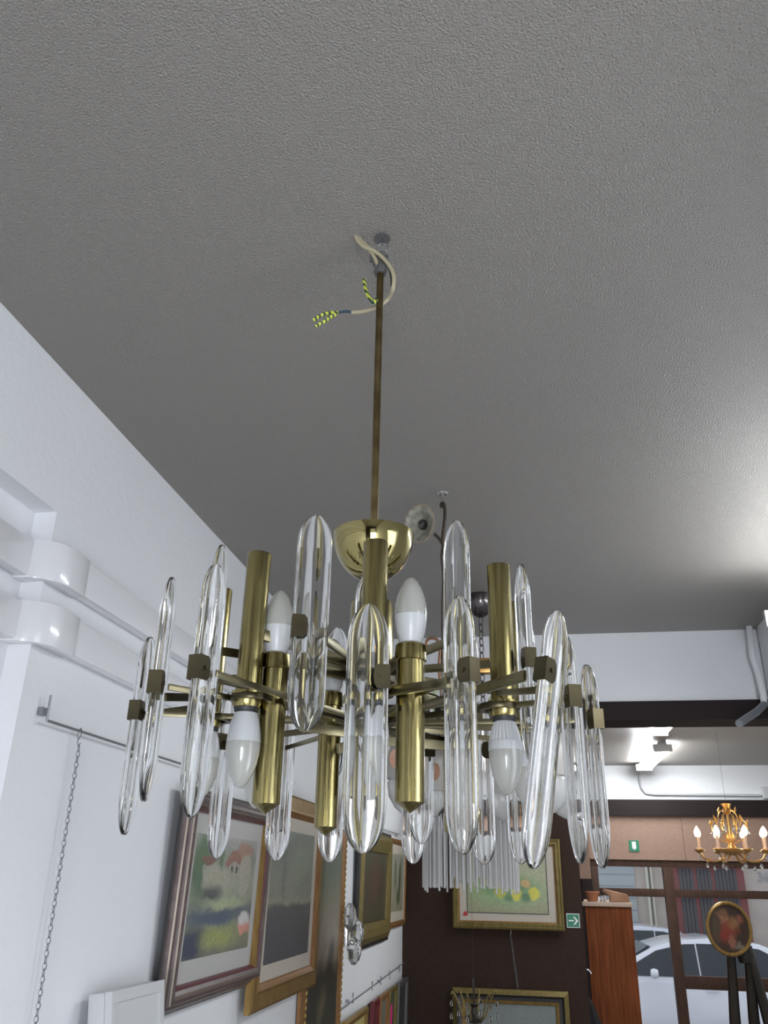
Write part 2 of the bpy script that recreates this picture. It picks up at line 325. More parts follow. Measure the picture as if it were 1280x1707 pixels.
def car(label, x, y, z, rz, paintm, sc=1, group=None):
    c = thing('car', label, 'car', (x, y, z), (0, 0, rz))
    W = .86
    body = [(-2.05, .35), (-2.08, .62), (-2.0, .78), (-1.15, .93), (1.55, 1.0), (1.95, .95), (2.05, .7), (2.02, .35)]
    def loft(poly, wid0, wid1, zt0, zt1, mat, name, par, bev):
        m = MB(); n = len(poly)
        def ww(zv): t = max(0, min(1, (zv - zt0) / (zt1 - zt0))); return wid0 + (wid1 - wid0) * t
        vs = [(px, -ww(pz), pz) for px, pz in poly] + [(px, ww(pz), pz) for px, pz in poly]
        m.add(vs, [tuple(range(n)), tuple(range(n, 2*n))[::-1]] + [(i, i+n, (i+1) % n+n, (i+1) % n) for i in range(n)])
        return m.obj(name, mat, par, bevel=bev)
    loft(body, W, W - .03, .5, 1, paintm, 'body', c, .05)
    roof = [(-1.2, .92), (-.95, 1.07), (-.42, 1.33), (-.1, 1.42), (.4, 1.46), (1.0, 1.40), (1.35, 1.27), (1.72, 1.0), (1.72, .92)]
    loft(roof, W - .03, W - .24, .95, 1.45, paintm, 'cabin', c, .03)
    for sy in (-1, 1):
        def gx(pz): return sy * (W - .03 - .21 * (pz - .95) / .5 + .008)
        for poly, nm in (([(-.95, .99), (-.38, 1.29), (.0, 1.375), (.145, 1.38), (.145, .99)], 'front_side_window'), ([(.165, .99), (.165, 1.385), (.5, 1.385), (.98, 1.34), (1.3, 1.18), (1.42, 1.0)], 'rear_side_window')):
            m = MB(); n = len(poly); vs = [(a, gx(b), b) for a, b in poly] + [(a, gx(b) - sy * .02, b) for a, b in poly]
            m.add(vs, [tuple(range(n)), tuple(range(n, 2*n))[::-1]] + [(i, i+n, (i+1) % n+n, (i+1) % n) for i in range(n)])
            m.obj(nm, M['carglass'], c, smooth=False)
        mm = MB().lathe([(.0, -.05), (.05, -.04), (.065, 0), (.05, .05), (0, .06)], 12); mm.obj('wing_mirror', paintm, c, (-.47, sy * (W + .10), 1.03), (0, PI/2, 0))
        MB().box((.2, sy * (W + .0), .84), (.36, sy * (W + .02), .87)).obj('door_handle', paintm, c)
        for xx in (-1.35, 1.3):
            wl = MB().lathe([(.0, -.1), (.2, -.1), (.31, -.08), (.31, .08), (.2, .1), (0, .1)], 24); wl.obj('wheel', M['rubber'], c, (xx, sy * (W - .1), .31), (PI/2, 0, 0))
    m = MB(); m.add([(-1.13, -.72, .96), (-1.13, .72, .96), (-.44, .62, 1.335), (-.44, -.62, 1.335), (-1.16, -.72, .95), (-1.16, .72, .95), (-.47, .62, 1.345), (-.47, -.62, 1.345)], [(0,1,2,3),(7,6,5,4),(0,4,5,1),(1,5,6,2),(2,6,7,3),(3,7,4,0)])
    m.obj('windscreen', M['carglass'], c, smooth=False)
    return c
car('white car parked at the kerb just outside the shop window', 1.93, 14.0, -.22, .02, M['carwhite'])
car('silver car parked behind the white car, in front of the roller shutter', 2.20, 18.0, -.25, PI, M['carsilver'])
car('dark blue car at the right edge, behind the round picture', 5.35, 15.9, -.30, 0, M['carblue'])

# ================================================================= LEFT WALL SERVICES
def trunking(h0, h1, label):
    t = thing('cable_trunking', label, 'trunking', (LX, 1.5, H(h0)), group='white cable trunking on the left wall')
    z0, z1 = 0, h1 - h0; dp = .052
    def run(y0, y1, x0, x1, nm, z0=z0, z1=z1):
        m = MB(); m.box((x0, y0, z0), (x1, y1, z1)); m.obj(nm, M['trunk'], t, bevel=.006)
    run(-2.4 - 1.5, 1.45 - 1.5, -.05, -.018, 'channel')
    run(1.55 - 1.5, 3.2 - 1.5, 0, .030, 'channel')
    # corner fitting stepping over the wall corner, rounded plan
    e = .004; plan = [(-.05, 1.425), (-.016, 1.428), (.004, 1.437), (.022, 1.455), (.033, 1.478), (.036, 1.505), (.0355, 1.535), (.033, 1.565), (.0005, 1.565), (.0005, 1.459), (-.049, 1.4555)]
    m = MB(); n = len(plan); vs = [(x, y - 1.5, z0 - e) for x, y in plan] + [(x, y - 1.5, z1 + e) for x, y in plan]
    m.add(vs, [tuple(range(n))[::-1], tuple(range(n, 2*n))] + [(i, (i+1) % n, (i+1) % n+n, i+n) for i in range(n)])
    m.obj('corner_fitting', M['trunk'], t, bevel=.003)
trunking(.545, .621, 'upper run of glossy white cable trunking stepping over the left wall corner')
trunking(.415, .491, 'lower run of glossy white cable trunking stepping over the left wall corner')

def tubeobj(name, pts, r, mat, parent=None, n=8, **k): return MB().tube(pts, r, n).obj(name, mat, parent, **k)
rail = MB(); RX = LX + .018
rail.tube([(RX, 1.53, H(.275) + .05), (RX, 1.53, H(.275)), (RX, 6.2, H(.29))], .0028, 6)
rail.box((LX, 1.52, H(.285)), (LX + .012, 1.54, H(.30)))
for yy in (2.6, 3.9, 5.0, 6.1): rail.box((LX, yy, H(.272)), (RX + .002, yy + .01, H(.285)))
tag(rail.obj('picture_rail', M['steel']), 'thin steel picture rail high on the white left wall', 'rail')
rail = MB(); rail.tube([(RX, 4.45, H(-.565)), (RX, 6.45, H(-.53))], .0028, 6)
for yy in (4.6, 5.5, 6.3): rail.box((LX, yy, H(-.561)), (RX, yy + .005, H(-.545)))
tag(rail.obj('picture_rail', M['steel']), 'thin lower picture rail above the bottom row of frames', 'rail')
def hook_pts(x, y, z, s=.02): # S hook in yz plane
    return [(x, y + s*.5*math.cos(a), z + s*.5*math.sin(a)) for a in [PI*1.15 - i*PI*1.2/8 for i in range(9)]] + [(x, y + s*.1, z - s*.9)] + [(x, y - s*.4*math.cos(a), z - s*1.7 - s*.5*math.sin(a)) for a in [PI*1.0 + -i*PI*1.2/8 + PI*.0 for i in range(9)]]
def chain(name, p0, p1, link, wire, mat, parent=None):
    p0, p1 = Vector(p0), Vector(p1); L = (p1 - p0).length; n = int(L / (link * .78)); d = (p1 - p0).normalized(); m = MB()
    u = Vector((0, 1, 0)) if abs(d.y) < .9 else Vector((1, 0, 0)); v = d.cross(u).normalized()
    for i in range(n):
        c = p0 + (p1 - p0) * ((i + .5) / n); s = u if i % 2 else v
        s = (u * .8 + v * .6) if i % 2 else (v * .8 - u * .6)
        m.tube([c + d * (math.sin(a) * link / 2) + s * (math.cos(a) * link * .28) for a in [2*PI*k/8 for k in range(8)]], wire, 4, closed=True)
    return m.obj(name, mat, parent)
ch = thing('hanging_chain', 'long thin metal chain hooked over the picture rail, hanging bare down the left wall', 'chain', (RX, 1.665, H(.27)))
tubeobj('hook', [(0, -.006, -.012), (0, -.008, .004), (0, 0, .012), (0, .007, .006), (0, .002, -.006), (0, -.006, -.016), (0, 0, -.026), (0, .007, -.018)], .0013, M['steel'], ch, 6)
chain('chain', (0, .004, -.024), (.002, .012, -1.0), .014, .0011, M['steel'], ch)

# ================================================================= PICTURES
def moulding(w, h, prof, m):          # mitred frame, outer w x h, base at z=0, face towards -y
    n = len(prof)
    vs = []
    for sx, sz in ((-1, 0), (1, 0), (1, 1), (-1, 1)):
        for (u, d) in prof: vs.append((sx * (w/2 - u), -d, u if sz == 0 else h - u))
    for j in range(4):
        j2 = (j + 1) % 4
        for i in range(n - 1):
            m.add([vs[j*n+i], vs[j*n+i+1], vs[j2*n+i+1], vs[j2*n+i]], [(0, 1, 2, 3)])
    return m
def picture(name, label, cat, loc, w, h, rz, tilt, bands, mount, canvas, group=None, rebate=.012, mountmat=None, lip=None, tilt_axis=0):
    """bands: list of (material, profile segment [(inset, depth)...]) from the outside in; canvas: material function (w,h)->material"""
    t = thing(name, label, cat, loc, (tilt, 0, rz), group)
    mats = []; m = MB()
    for mat, seg in bands:
        if mat not in mats: mats.append(mat)
        m.m = mats.index(mat); moulding(w, h, seg, m)
    m.m = 0; m.box((-w/2 + .004, -.004, .004), (w/2 - .004, 0, h - .004))
    fw = bands[-1][1][-1][0]
    m.obj('frame', mats, t, angle=25)
    iw, ih = w - 2 * fw, h - 2 * fw
    if mount:
        mm = MB(); moulding(iw + .004, ih + .004, [(0, rebate), (mount, rebate), (mount, rebate - .004)], mm)
        o = mm.obj('mount', mountmat or M['mount'], t, (0, 0, fw - .002), smooth=False)
        if lip:
            l2 = MB(); moulding(iw - 2*lip[0], ih - 2*lip[0], [(0, rebate), (0, rebate + .003), (lip[1], rebate + .003), (lip[1], rebate)], l2); l2.obj('inner_frame_line', lip[2], o, (0, 0, lip[0]), smooth=False)
        iw -= 2 * mount; ih -= 2 * mount
    cm = MB(); cm.box((-iw/2 - .002, -rebate + .0005, -ih/2 - .002), (iw/2 + .002, -rebate + .006, ih/2 + .002))
    cm.obj('picture_sheet', canvas(iw, ih), t, (0, 0, h/2), smooth=False)
    return t
G = lambda y, h, ex=0: (LX + .012 + ex, y, H(h))
# P1: village landscape in a dark striped frame
pr = lambda *p: list(p)
picture('framed_picture', 'village landscape picture in a dark brown striped frame, nearest on the left wall', 'picture', (LX + .018, 2.60, H(-.322)), .78, .545, PI/2, .03,
    [(M['fr_black'], pr((0, 0), (.0, .006), (.003, .009))), (M['fr_brown'], pr((.003, .009), (.007, .012), (.012, .018))), (M['fr_pale'], pr((.012, .018), (.014, .0225))), (M['fr_brown'], pr((.014, .0225), (.022, .026), (.025, .031))), (M['fr_pale'], pr((.025, .031), (.027, .035))),  # outermost black band paints in the shadow strip along the frame
     (M['fr_brown'], pr((.027, .035), (.036, .038), (.044, .036))), (M['fr_pale'], pr((.044, .036), (.046, .0355))), (M['fr_brown'], pr((.046, .0355), (.054, .031))), (M['fr_red'], pr((.054, .031), (.060, .022), (.062, .012)))],
    .055, lambda w, h: paint('village_landscape_painting', w, h, [(0, (.18, .18, .14)), (.22, (.24, .26, .17)), (.34, (.12, .14, .16)), (.46, (.27, .29, .22)), (.62, (.30, .32, .25)), (.82, (.22, .25, .20)), (1, (.33, .33, .31))],
    [(.12, .75, .15, .3, (.08, .14, .08), .4), (.62, .80, .15, .10, (.24, .12, .09), .12), (.62, .70, .13, .07, (.30, .29, .24), .1), (.58, .71, .02, .03, (.06, .07, .06), .1), (.66, .71, .02, .03, (.06, .07, .06), .1), (.22, .70, .09, .08, (.28, .29, .24), .12), (.22, .79, .10, .04, (.17, .09, .07), .12), (.40, .86, .03, .14, (.10, .15, .09), .3), (.35, .62, .2, .12, (.34, .33, .26), .2), (.30, .5, .14, .08, (.08, .09, .09), .5), (.82, .68, .10, .2, (.36, .34, .27), .1), (.78, .90, .13, .07, (.33, .20, .15), .2), (.55, .42, .3, .05, (.34, .38, .24), .4), (.4, .3, .35, .06, (.08, .11, .15), .4), (.9, .2, .12, .07, (.62, .28, .22), .2), (.88, .27, .1, .05, (.62, .60, .58), .3), (.1, .1, .18, .14, (.05, .06, .09), .4), (.5, .13, .25, .08, (.30, .32, .12), .5)]), mountmat=M['mount_grey'])
picture('framed_picture', 'tall grey-green picture in a wide brown and gold frame, partly behind the striped one', 'picture', (LX + .024, 3.345, H(-.402)), .86, .69, PI/2, .015,
    [(M['fr_gold'], pr((0, 0), (0, .018), (.010, .024), (.05, .022), (.060, .026))), (M['fr_gold2'], pr((.060, .026), (.068, .020), (.075, .016), (.080, .012)))],
    .05, lambda w, h: paint('grey_abstract_painting', w, h, [(0, (.09, .09, .10)), (.40, (.10, .10, .11)), (.44, (.30, .30, .22)), (.48, (.24, .24, .20)), (1, (.20, .22, .19))],
    [(.7, .75, .2, .15, (.24, .27, .21), .5), (.3, .7, .05, .25, (.17, .18, .16), .4)]))
t = picture('framed_picture', 'very tall dark landscape painting in a carved scalloped gilt frame', 'picture', (LX + .003, 4.02, H(-1.05)), .74, 1.33, PI/2, .004,
    [(M['fr_gold2'], pr((0, 0), (0, .010), (.012, .015), (.030, .012), (.062, .016), (.075, .013), (.078, .010)))],
    0, lambda w, h: paint('dusk_landscape_painting', w, h, [(0, (.02, .02, .015)), (.50, (.03, .027, .02)), (.56, (.20, .15, .11)), (.68, (.30, .26, .20)), (.85, (.15, .19, .16)), (1, (.12, .14, .12))],
    [(.15, .85, .22, .25, (.04, .035, .02), .4), (.2, .6, .1, .16, (.03, .025, .02), .4), (.75, .53, .1, .07, (.03, .025, .02), .4), (.5, .4, .12, .04, (.10, .08, .04), .6)]))
for xs in (-.295, .366):
    m = MB()
    for k in range(50):
        z = .02 + k * .0262
        m.lathe([(.0016, -.013), (.006, -.009), (.0085, 0), (.006, .009), (.0016, .013)], 8, Matrix.Translation((xs, -.014, z)) @ Matrix.Diagonal((.9, 1, 1.02, 1)))
    m.obj('carved_edge', M['fr_gold'], t, label='row of gilt carved scallops along the frame edge')
picture('framed_picture', 'dark brown painting in an olive gold frame, far along the left wall', 'picture', (LX + .008, 5.215, H(-.345)), 1.03, .61, PI/2, .02,
    [(M['fr_black'], pr((0, 0), (0, .015), (.02, .020))), (M['fr_olive'], pr((.02, .020), (.05, .035), (.09, .030), (.12, .022), (.12, .012)))],
    0, lambda w, h: paint('dark_figure_painting', w, h, [(0, (.06, .055, .03)), (.5, (.055, .04, .03)), (1, (.07, .07, .05))], [(.5, .6, .2, .25, (.10, .05, .04), .6)]))
picture('framed_picture', 'pale landscape with cypress trees in a thin gold frame, last before the brown wall', 'picture', (LX + .004, 6.11, H(-.29)), .72, .54, PI/2, .02,
    [(M['fr_gold2'], pr((0, 0), (0, .018), (.015, .022), (.03, .018), (.035, .012)))],
    .06, lambda w, h: paint('cypress_landscape_painting', w, h, [(0, (.30, .29, .20)), (.35, (.36, .34, .25)), (.5, (.30, .30, .22)), (1, (.38, .38, .32))],
    [(.3, .62, .05, .3, (.07, .09, .05), .3), (.7, .6, .07, .3, (.06, .08, .05), .3), (.6, .25, .14, .14, (.09, .11, .06), .5)]))
# lower row of frames under the second rail
row = [(4.70, .55, 'gold-framed picture', 'fr_gold', (.30, .26, .10), 'olive and gold frame at the left of the bottom row'),
       (5.24, .17, 'x', 'darkred', (.03, .02, .02), 'narrow dark red frame in the bottom row'),
       (5.52, .30, 'x', 'fr_gold2', (.10, .10, .08), 'small brown frame in the bottom row, beside the narrow dark red one'),
       (5.85, .30, 'x', 'fr_olive', (.05, .06, .04), 'dark frame with a bright pink oval sticker in the bottom row'),
       (6.27, .42, 'x', 'fr_grey', (.03, .035, .03), 'grey silver frame at the right end of the bottom row')]
for yc, w_, _, fm, cc, lb in row:
    t = picture('framed_picture', lb, 'picture', (LX + .008, yc, H(-1.13)), w_, .515, PI/2, .03,
        [(M[fm], pr((0, 0), (0, .02), (.008, .028), (.03, .022), (.036, .012)))], 0, lambda w, h, c=cc: paint('small_dark_painting', w, h, [(0, c), (1, tuple(x * 1.6 for x in c))], []))
    if fm == 'fr_olive': MB().lathe([(.0, 0), (.045, 0), (.045, .002), (0, .002)], 20, Matrix.Diagonal((.8, 1.5, 1, 1))).obj('sticker', M['pinksticker'], t, (-.02, -.014, .36), (PI/2, 0, 0), label='bright pink oval sticker')
    hk = MB(); hk.tube([(0, -.012, .012), (0, -.012, .024), (0, 0, .030), (0, .010, .022), (0, .002, .008), (0, -.008, -.004), (0, 0, -.018), (0, .010, -.010)], .002, 6)
    tag(hk.obj('hook', M['steel'], None, (RX, yc, H(-.556))), 'small wire hook on the lower rail above the ' + lb.split(',')[0].split(' with ')[0].split(' in the ')[0].split(' at the ')[0], 'hook', 'wire hooks on the lower picture rail')

# fruit picture on the brown wall
BWY = 6.5 - .004
t = picture('framed_picture', 'still life of yellow lemons in a gold frame with ivory mount, on the brown wall', 'picture', (-.212, BWY - .03, H(-.302)), .765, .585, 0, .045,
    [(M['fr_olive'], pr((0, 0), (0, .022), (.012, .030), (.018, .024), (.034, .028), (.042, .020))), (M['fr_gold2'], pr((.042, .020), (.050, .016), (.050, .011)))],
    .055, lambda w, h: paint('lemon_still_life_painting', w, h, [(0, (.25, .26, .13)), (.5, (.31, .33, .18)), (1, (.33, .34, .21))],
    [(.50, .36, .42, .22, (.20, .33, .13), .5), (.52, .45, .30, .15, (.08, .20, .05), .45), (.18, .58, .07, .10, (.14, .24, .08), .4), (.24, .56, .07, .10, (.40, .42, .05), .3), (.40, .48, .07, .09, (.50, .30, .08), .3), (.42, .34, .075, .10, (.40, .40, .03), .2),
     (.62, .31, .07, .11, (.55, .50, .02), .15), (.83, .33, .07, .11, (.55, .50, .02), .15), (.53, .48, .08, .09, (.34, .38, .04), .3), (.74, .50, .06, .07, (.48, .30, .10), .3), (.30, .45, .05, .06, (.44, .30, .10), .3), (.73, .26, .06, .07, (.05, .14, .05), .4), (.52, .25, .05, .06, (.08, .18, .06), .4)], warp=.025),
    mountmat=M['mount'], lip=(.050, .005, M['fr_black']), rebate=.011)
hm = MB(); hm.lathe([(0, 0), (.010, 0), (.010, .002), (0, .002)], 12, Matrix.Translation((-.006, 0, 0))); hm.lathe([(0, 0), (.010, 0), (.010, .002), (0, .002)], 12, Matrix.Translation((.008, 0, 0))); hm.prism([(-.015, -.004), (0, -.022), (.017, -.004)], 0, .002, Matrix.Rotation(PI/2, 4, 'X') @ Matrix.Identity(4)) 
hm.obj('sticker', M['heart'], t, (-.295, -.013, .088), (PI/2, 0, 0), label='small red heart sticker')
picture('framed_picture', 'dark gold framed picture with a grey-green sheet, low on the brown wall', 'picture', (-.220, BWY, H(-1.20)), .775, .535, 0, .02,
    [(M['fr_olive'], pr((0, 0), (0, .03), (.03, .05))), (M['fr_black'], pr((.03, .05), (.045, .035), (.065, .032))), (M['fr_gold'], pr((.065, .032), (.085, .024), (.09, .012)))],
    0, lambda w, h: paint('grey_green_painting', w, h, [(0, (.12, .14, .12)), (1, (.14, .17, .16))], []))
ch = thing('hanging_chain', 'thin chain hanging between the two pictures on the brown wall', 'chain', (-.20, 6.485, H(-.315)))
chain('chain', (.0, 0, -.02), (.035, .005, -.345), .022, .0011, M['steel'], ch)
tubeobj('hook', [(0, 0, .03), (.005, -.004, .01), (0, -.004, -.02)], .003, M['chrome'], ch, 6)

# signs
def text_mesh(): pass
s = MB(); s.m = 0; s.box((-.044, -.006, 0), (.044, 0, .088)); s.m = 1; s.box((-.040, -.007, .004), (.040, -.006, .084)); s.m = 0
s.box((-.030, -.009, .040), (.005, -.007, .048)); s.prism([(.0, .020), (.012, .020), (.034, .044), (.012, .068), (.0, .068), (.018, .048), (.018, .040)], -.009, -.007)
tag(s.obj('exit_sign', [M['sign_white'], M['sign_green']], None, (.232, 6.5, H(-.283)), smooth=False), 'green sign with a white arrow pointing right, at the edge of the brown wall', 'sign')
s = MB(); s.m = 1; s.box((-.042, -.006, 0), (.042, 0, .090)); s.m = 0; s.box((-.018, -.009, .022), (.016, -.006, .080)); s.prism([(-.012, .024), (.012, .024), (.0, .010)], -.009, -.006)
tag(s.obj('exit_sign', [M['sign_white'], M['sign_green']], None, (.860, 8.118, H(.262)), smooth=False), 'small dark green exit sign with a pale upright door mark, above the shop window', 'sign')

# ================================================================= FLOODLIGHT lower left
t = thing('floodlight', 'square white plastic floodlight jutting from the left wall in the lower left corner', 'lamp', (LX, 1.975, H(-.505)), (0, 0, 0))
def slant(m, y0, y1, z0, z1, x0, x1): pass
T = Matrix.Translation((.085, 0, .135)) @ Matrix.Rotation(-.05, 4, 'Z') @ Matrix.Rotation(-.12, 4, 'Y')
m = MB(); m.box((-.040, -.120, -.13), (.0, .120, .145), T); m.obj('housing', M['fixture'], t, bevel=.008)
m = MB(); Tr = T
for a, b in (((0, -.120, -.13), (.016, -.100, .145)), ((0, .100, -.13), (.016, .120, .145)), ((0, -.100, .123), (.016, .100, .145)), ((0, -.100, -.13), (.016, .100, -.108))): m.box(a, b, T)
m.obj('front_rim', M['fixture'], t, smooth=False, label='white front rim')
MB().box((.004, -.100, -.108), (.010, .100, .123), T).obj('glass_front', M['fixture'], t, smooth=False, label='grey lens glass')
MB().box((.010, -.055, -.06), (.013, .055, .04), T).obj('led_plate', M['sign_white'], t, smooth=False, label='pale square lamp plate')
m = MB(); m.box((-.085, -.03, -.03), (-.03, .03, .03), T); m.obj('bracket', M['fixture'], t, bevel=.004)

# crystal wall sconce
t = thing('wall_sconce', 'faceted clear crystal wall light between the scalloped frame and the olive gold frame', 'lamp', (LX + .0, 4.43, H(-.34)))
m = MB(); m.box((0, -.03, .04), (.04, .03, .2)); m.obj('back_plate', M['chrome'], t, bevel=.004)
def gem(parent, z, r, hgt, yy, xx):
    m = MB(); m.lathe([(r*.25, -hgt/2), (r*.8, -hgt*.3), (r, 0), (r*.8, hgt*.3), (r*.25, hgt/2)], 8, Matrix.Diagonal((.45, 1, 1, 1))); m.obj('crystal_plate', M['crystal'], parent, (xx, yy, z), (0, .05, .6), smooth=False)
for zz, xx, yy in ((.17, .045, -.02), (.10, .075, .02), (.02, .070, .0)):
    gem(t, zz, .066, .12, yy, xx)

# ================================================================= CABINET and small things on it
t = thing('wardrobe', 'tall orange-brown wooden cabinet standing beside the shop window', 'cabinet', (.505, 6.9, 0))
cw = .165; ht = H(-.125)
MB().box((-cw, 0, 0), (cw, .9, ht - .03)).obj('body', M['wood_orange'], t, bevel=.004)
MB().box((-cw - .02, -.02, ht - .03), (cw + .01, .92, ht)).obj('top', M['wood_top'], t, bevel=.005, label='pale top board')
MB().box((-cw - .03, -.01, 0), (-cw - .002, .9, ht - .03)).obj('side_edge', M['beam'], t, label='dark side edge')
m = MB(); m.lathe([(.0, 0), (.035, 0), (.05, .055), (.055, .06), (.055, .07), (.047, .07), (.03, .02), (0, .018)], 20, cap=False)
tag(m.obj('flower_pot', M['terracotta'], None, (.40, 6.96, ht)), 'small terracotta pot on top of the orange cabinet', 'pot')
t = thing('wooden_bracket', 'curved brown wooden piece lying on the right of the cabinet top', 'ornament', (.60, 6.98, ht))
m = MB(); m.prism([(-.075, .0), (-.075, .04), (-.12, .075), (-.115, .09), (.05, .055), (.062, .03), (.066, 0)], -.05, .05); m.obj('block', M['copper'], t, bevel=.006)
m = MB()
for x, h_, r in ((-.02, .06, .006), (.015, .035, .012), (.04, .03, .011), (.062, .045, .009)): m.lathe([(0, 0), (r, 0), (r*1.1, h_*.6), (r*.5, h_), (0, h_)], 8, Matrix.Translation((x, 0, 0)))
tag(m.obj('small_figurine', M['sign_white'], None, (.435, 7.06, ht)), 'tiny white figurines huddled in the middle of the cabinet top', 'figurine')
# boards left of the cabinet
m = MB(); m.box((-.035, 0, 0), (.035, .04, .97)); m.box((.035, .005, 0), (.052, .035, .97)); 
tag(m.obj('hanging_board', M['panel'], None, (.345, 6.85, H(.03)), (0, 0, 0)), 'narrow brown vertical board beside the edge of the brown wall', 'board')
t = thing('folded_umbrella', 'black folded umbrella leaning between the brown wall and the cabinet', 'umbrella', (.44, 6.78, 0), (0, -.12, 0))
MB().lathe([(.002, 0), (.01, .02), (.05, .5), (.085, .9), (.03, 1.15), (.008, 1.2)], 12, lobes=6, amp=.18).obj('canopy', M['cloth'], t)
tubeobj('handle', [(0, 0, 1.15), (0, 0, 1.32)] + arc((.03, 0, 1.32), .03, PI, 0, 6), .006, M['chrome'], t)

# round picture on a dark stand
t = thing('round_picture', 'round figure painting in a narrow gold ring frame, propped before the shop window', 'picture', (1.253, 6.5, H(-.262)), (.06, .0, .1))
m = MB(); m.tube([(.140 * math.cos(a), 0, .156 * math.sin(a)) for a in [2*PI*k/48 for k in range(48)]], .013, 8, closed=True); m.obj('frame', M['fr_gold'], t)
m = MB(); n = 48; m.add([(.140 * math.cos(2*PI*k/n), y, .156 * math.sin(2*PI*k/n)) for y in (0, .012) for k in range(n)], [tuple(range(n)), tuple(range(n, 2*n))[::-1]] + [(i, (i+1) % n, (i+1) % n + n, i + n) for i in range(n)])
m.obj('picture_sheet', paint('brown_figure_painting', .28, .31, [(0, (.05, .025, .015)), (1, (.04, .02, .015))], [(.40, .72, .11, .12, (.26, .13, .07), .4), (.35, .80, .13, .07, (.16, .08, .04), .4), (.5, .5, .2, .15, (.22, .06, .03), .5), (.4, .38, .2, .15, (.20, .03, .02), .5), (.62, .6, .12, .1, (.24, .12, .05), .5), (.78, .68, .07, .08, (.22, .08, .05), .4), (.55, .25, .08, .12, (.25, .10, .06), .4), (.2, .5, .1, .25, (.07, .05, .03), .5), (.7, .15, .1, .06, (.17, .15, .12), .4)], warp=.09), t, smooth=False)
t = thing('sculpture_stand', 'dark bronze tripod stand with tapering legs under the round picture', 'stand', (1.33, 6.62, 0))
for k, (x0, y0, x1) in enumerate(((-.16, 0, -.06), (.02, .08, .05), (.22, 0, .05))):
    m = MB(); m.tube([(x0 + .02, y0, 0), (x0*.95 + .02, y0, .5), (x1*.5 + x0*.4, y0*.5, 1.1), (x1, 0, 1.53)], .055, 10, taper=.5); m.obj('leg', M['bronze'], t)
m = MB(); m.lathe([(0, 0), (.05, .01), (.06, .06), (.035, .12), (.05, .2), (.02, .24), (0, .24)], 12); m.obj('boss', M['bronze'], t, (.03, 0, 1.42))

# ================================================================= FLUORESCENTS, PIPES
def batten(label, x, y0, y1, z, ntube=2, lm='lamp_on'):
    t = thing('fluorescent_light', label, 'lamp', (x, (y0+y1)/2, z)); L = (y1 - y0) / 2
    MB().box((-.035, -L, -.045), (.035, L, 0)).obj('housing', M['fixture'], t, bevel=.006)
    for sx in ((-.055, .055) if ntube == 2 else (0,)):
        MB().lathe([(0.001, -L + .02), (.013, -L + .02), (.013, L - .02), (.001, L - .02)], 12, Matrix.Translation((sx, 0, -.05)) @ Matrix.Rotation(PI/2, 4, 'X')).obj('tube', M[lm], t)
    for sy in (-1, 1): MB().box((-.07, sy*L - .012, -.075), (.07, sy*L + .012, -.02)).obj('end_cap', M['fixture'], t, bevel=.003)
    return t
batten('lit twin fluorescent batten deep in the back room, its conduit leaving the far end', .995, 6.75, 7.95, HC)
batten('lit fluorescent batten just beyond the dark beam in the back room', .86, 4.75, 6.0, HC)
batten('fluorescent batten on the right wall side of the front room', .87, 1.75, 2.86, H(.87), 2, 'lamp_front')
# conduit in the back room
t = thing('conduit', 'grey conduit running from the far fluorescent down and along the white wall to a box', 'pipe', (1.03, 8.18, HC))
p = [at_y(1064, 1283, 8.18), at_y(1066, 1300, 8.18), at_y(1069, 1313, 8.18), at_y(1076, 1322, 8.18), at_y(1090, 1324, 8.18), at_y(1268, 1326, 8.18)]
o = MB(); o.tube([(q.x - 1.03, 0, q.z - HC) for q in p], .011, 8); o.obj('pipe', M['fixture'], t)
q = at_y(1276, 1322, 8.18); MB().box((-.03, -.03, -.05), (.05, .02, .05)).obj('junction_box', M['fixture'], t, (q.x - 1.03, 0, q.z - HC), bevel=.006)
# taped pipe at the header's right end
t = thing('pipe', 'old taped pipe coming down the header corner and ending under the dark beam', 'pipe', (.93, 3.59, HC))
pp = [at_y(1248, 1040, 3.585), at_y(1251, 1066, 3.575), at_y(1254, 1095, 3.57), at_y(1264, 1125, 3.57), at_y(1272, 1160, 3.565), at_y(1274, 1176, 3.56)]
MB().tube([(v.x - .93, v.y - 3.59, v.z - HC) for v in pp], .013, 10).obj('upright', M['wall'], t)
pp = [at_y(1274, 1174, 3.56), at_y(1262, 1186, 3.50), at_y(1245, 1197, 3.42), at_y(1232, 1206, 3.35)]
MB().tube([(v.x - .93, v.y - 3.59, v.z - HC) for v in pp], .015, 10).obj('open_end', M['steel'], t)

# ================================================================= MAIN CHANDELIER
HX, HY = -.206, 1.081
main = thing('chandelier', 'large brass tube chandelier with long clear crystal prisms and white bulbs, in the foreground', 'chandelier', (HX, HY, HC))
Z = lambda h: h - 1.0            # height relative to the ceiling
# rod, top fitting, hook
MB().lathe([(.0, Z(.39)), (.0058, Z(.39)), (.0058, Z(.928)), (0, Z(.928))], 16).obj('rod', M['brass_rod'], main, (0, 0, 0))
m = MB(); m.lathe([(.0, Z(.922)), (.010, Z(.922)), (.012, Z(.930)), (.010, Z(.940)), (.008, Z(.944)), (.008, Z(.965)), (0, Z(.965))], 8); m.box((-.013, -.004, Z(.944)), (.013, .004, Z(.960))); m.box((-.019, -.003, Z(.952)), (-.008, .004, Z(.968)))
m.obj('top_fitting', M['fr_grey'], main)
m = MB(); m.tube(arc((0, 0, Z(.965)), .008, -.3, PI + .3, 10), .0016, 6); m.obj('suspension_loop', M['chrome'], main)
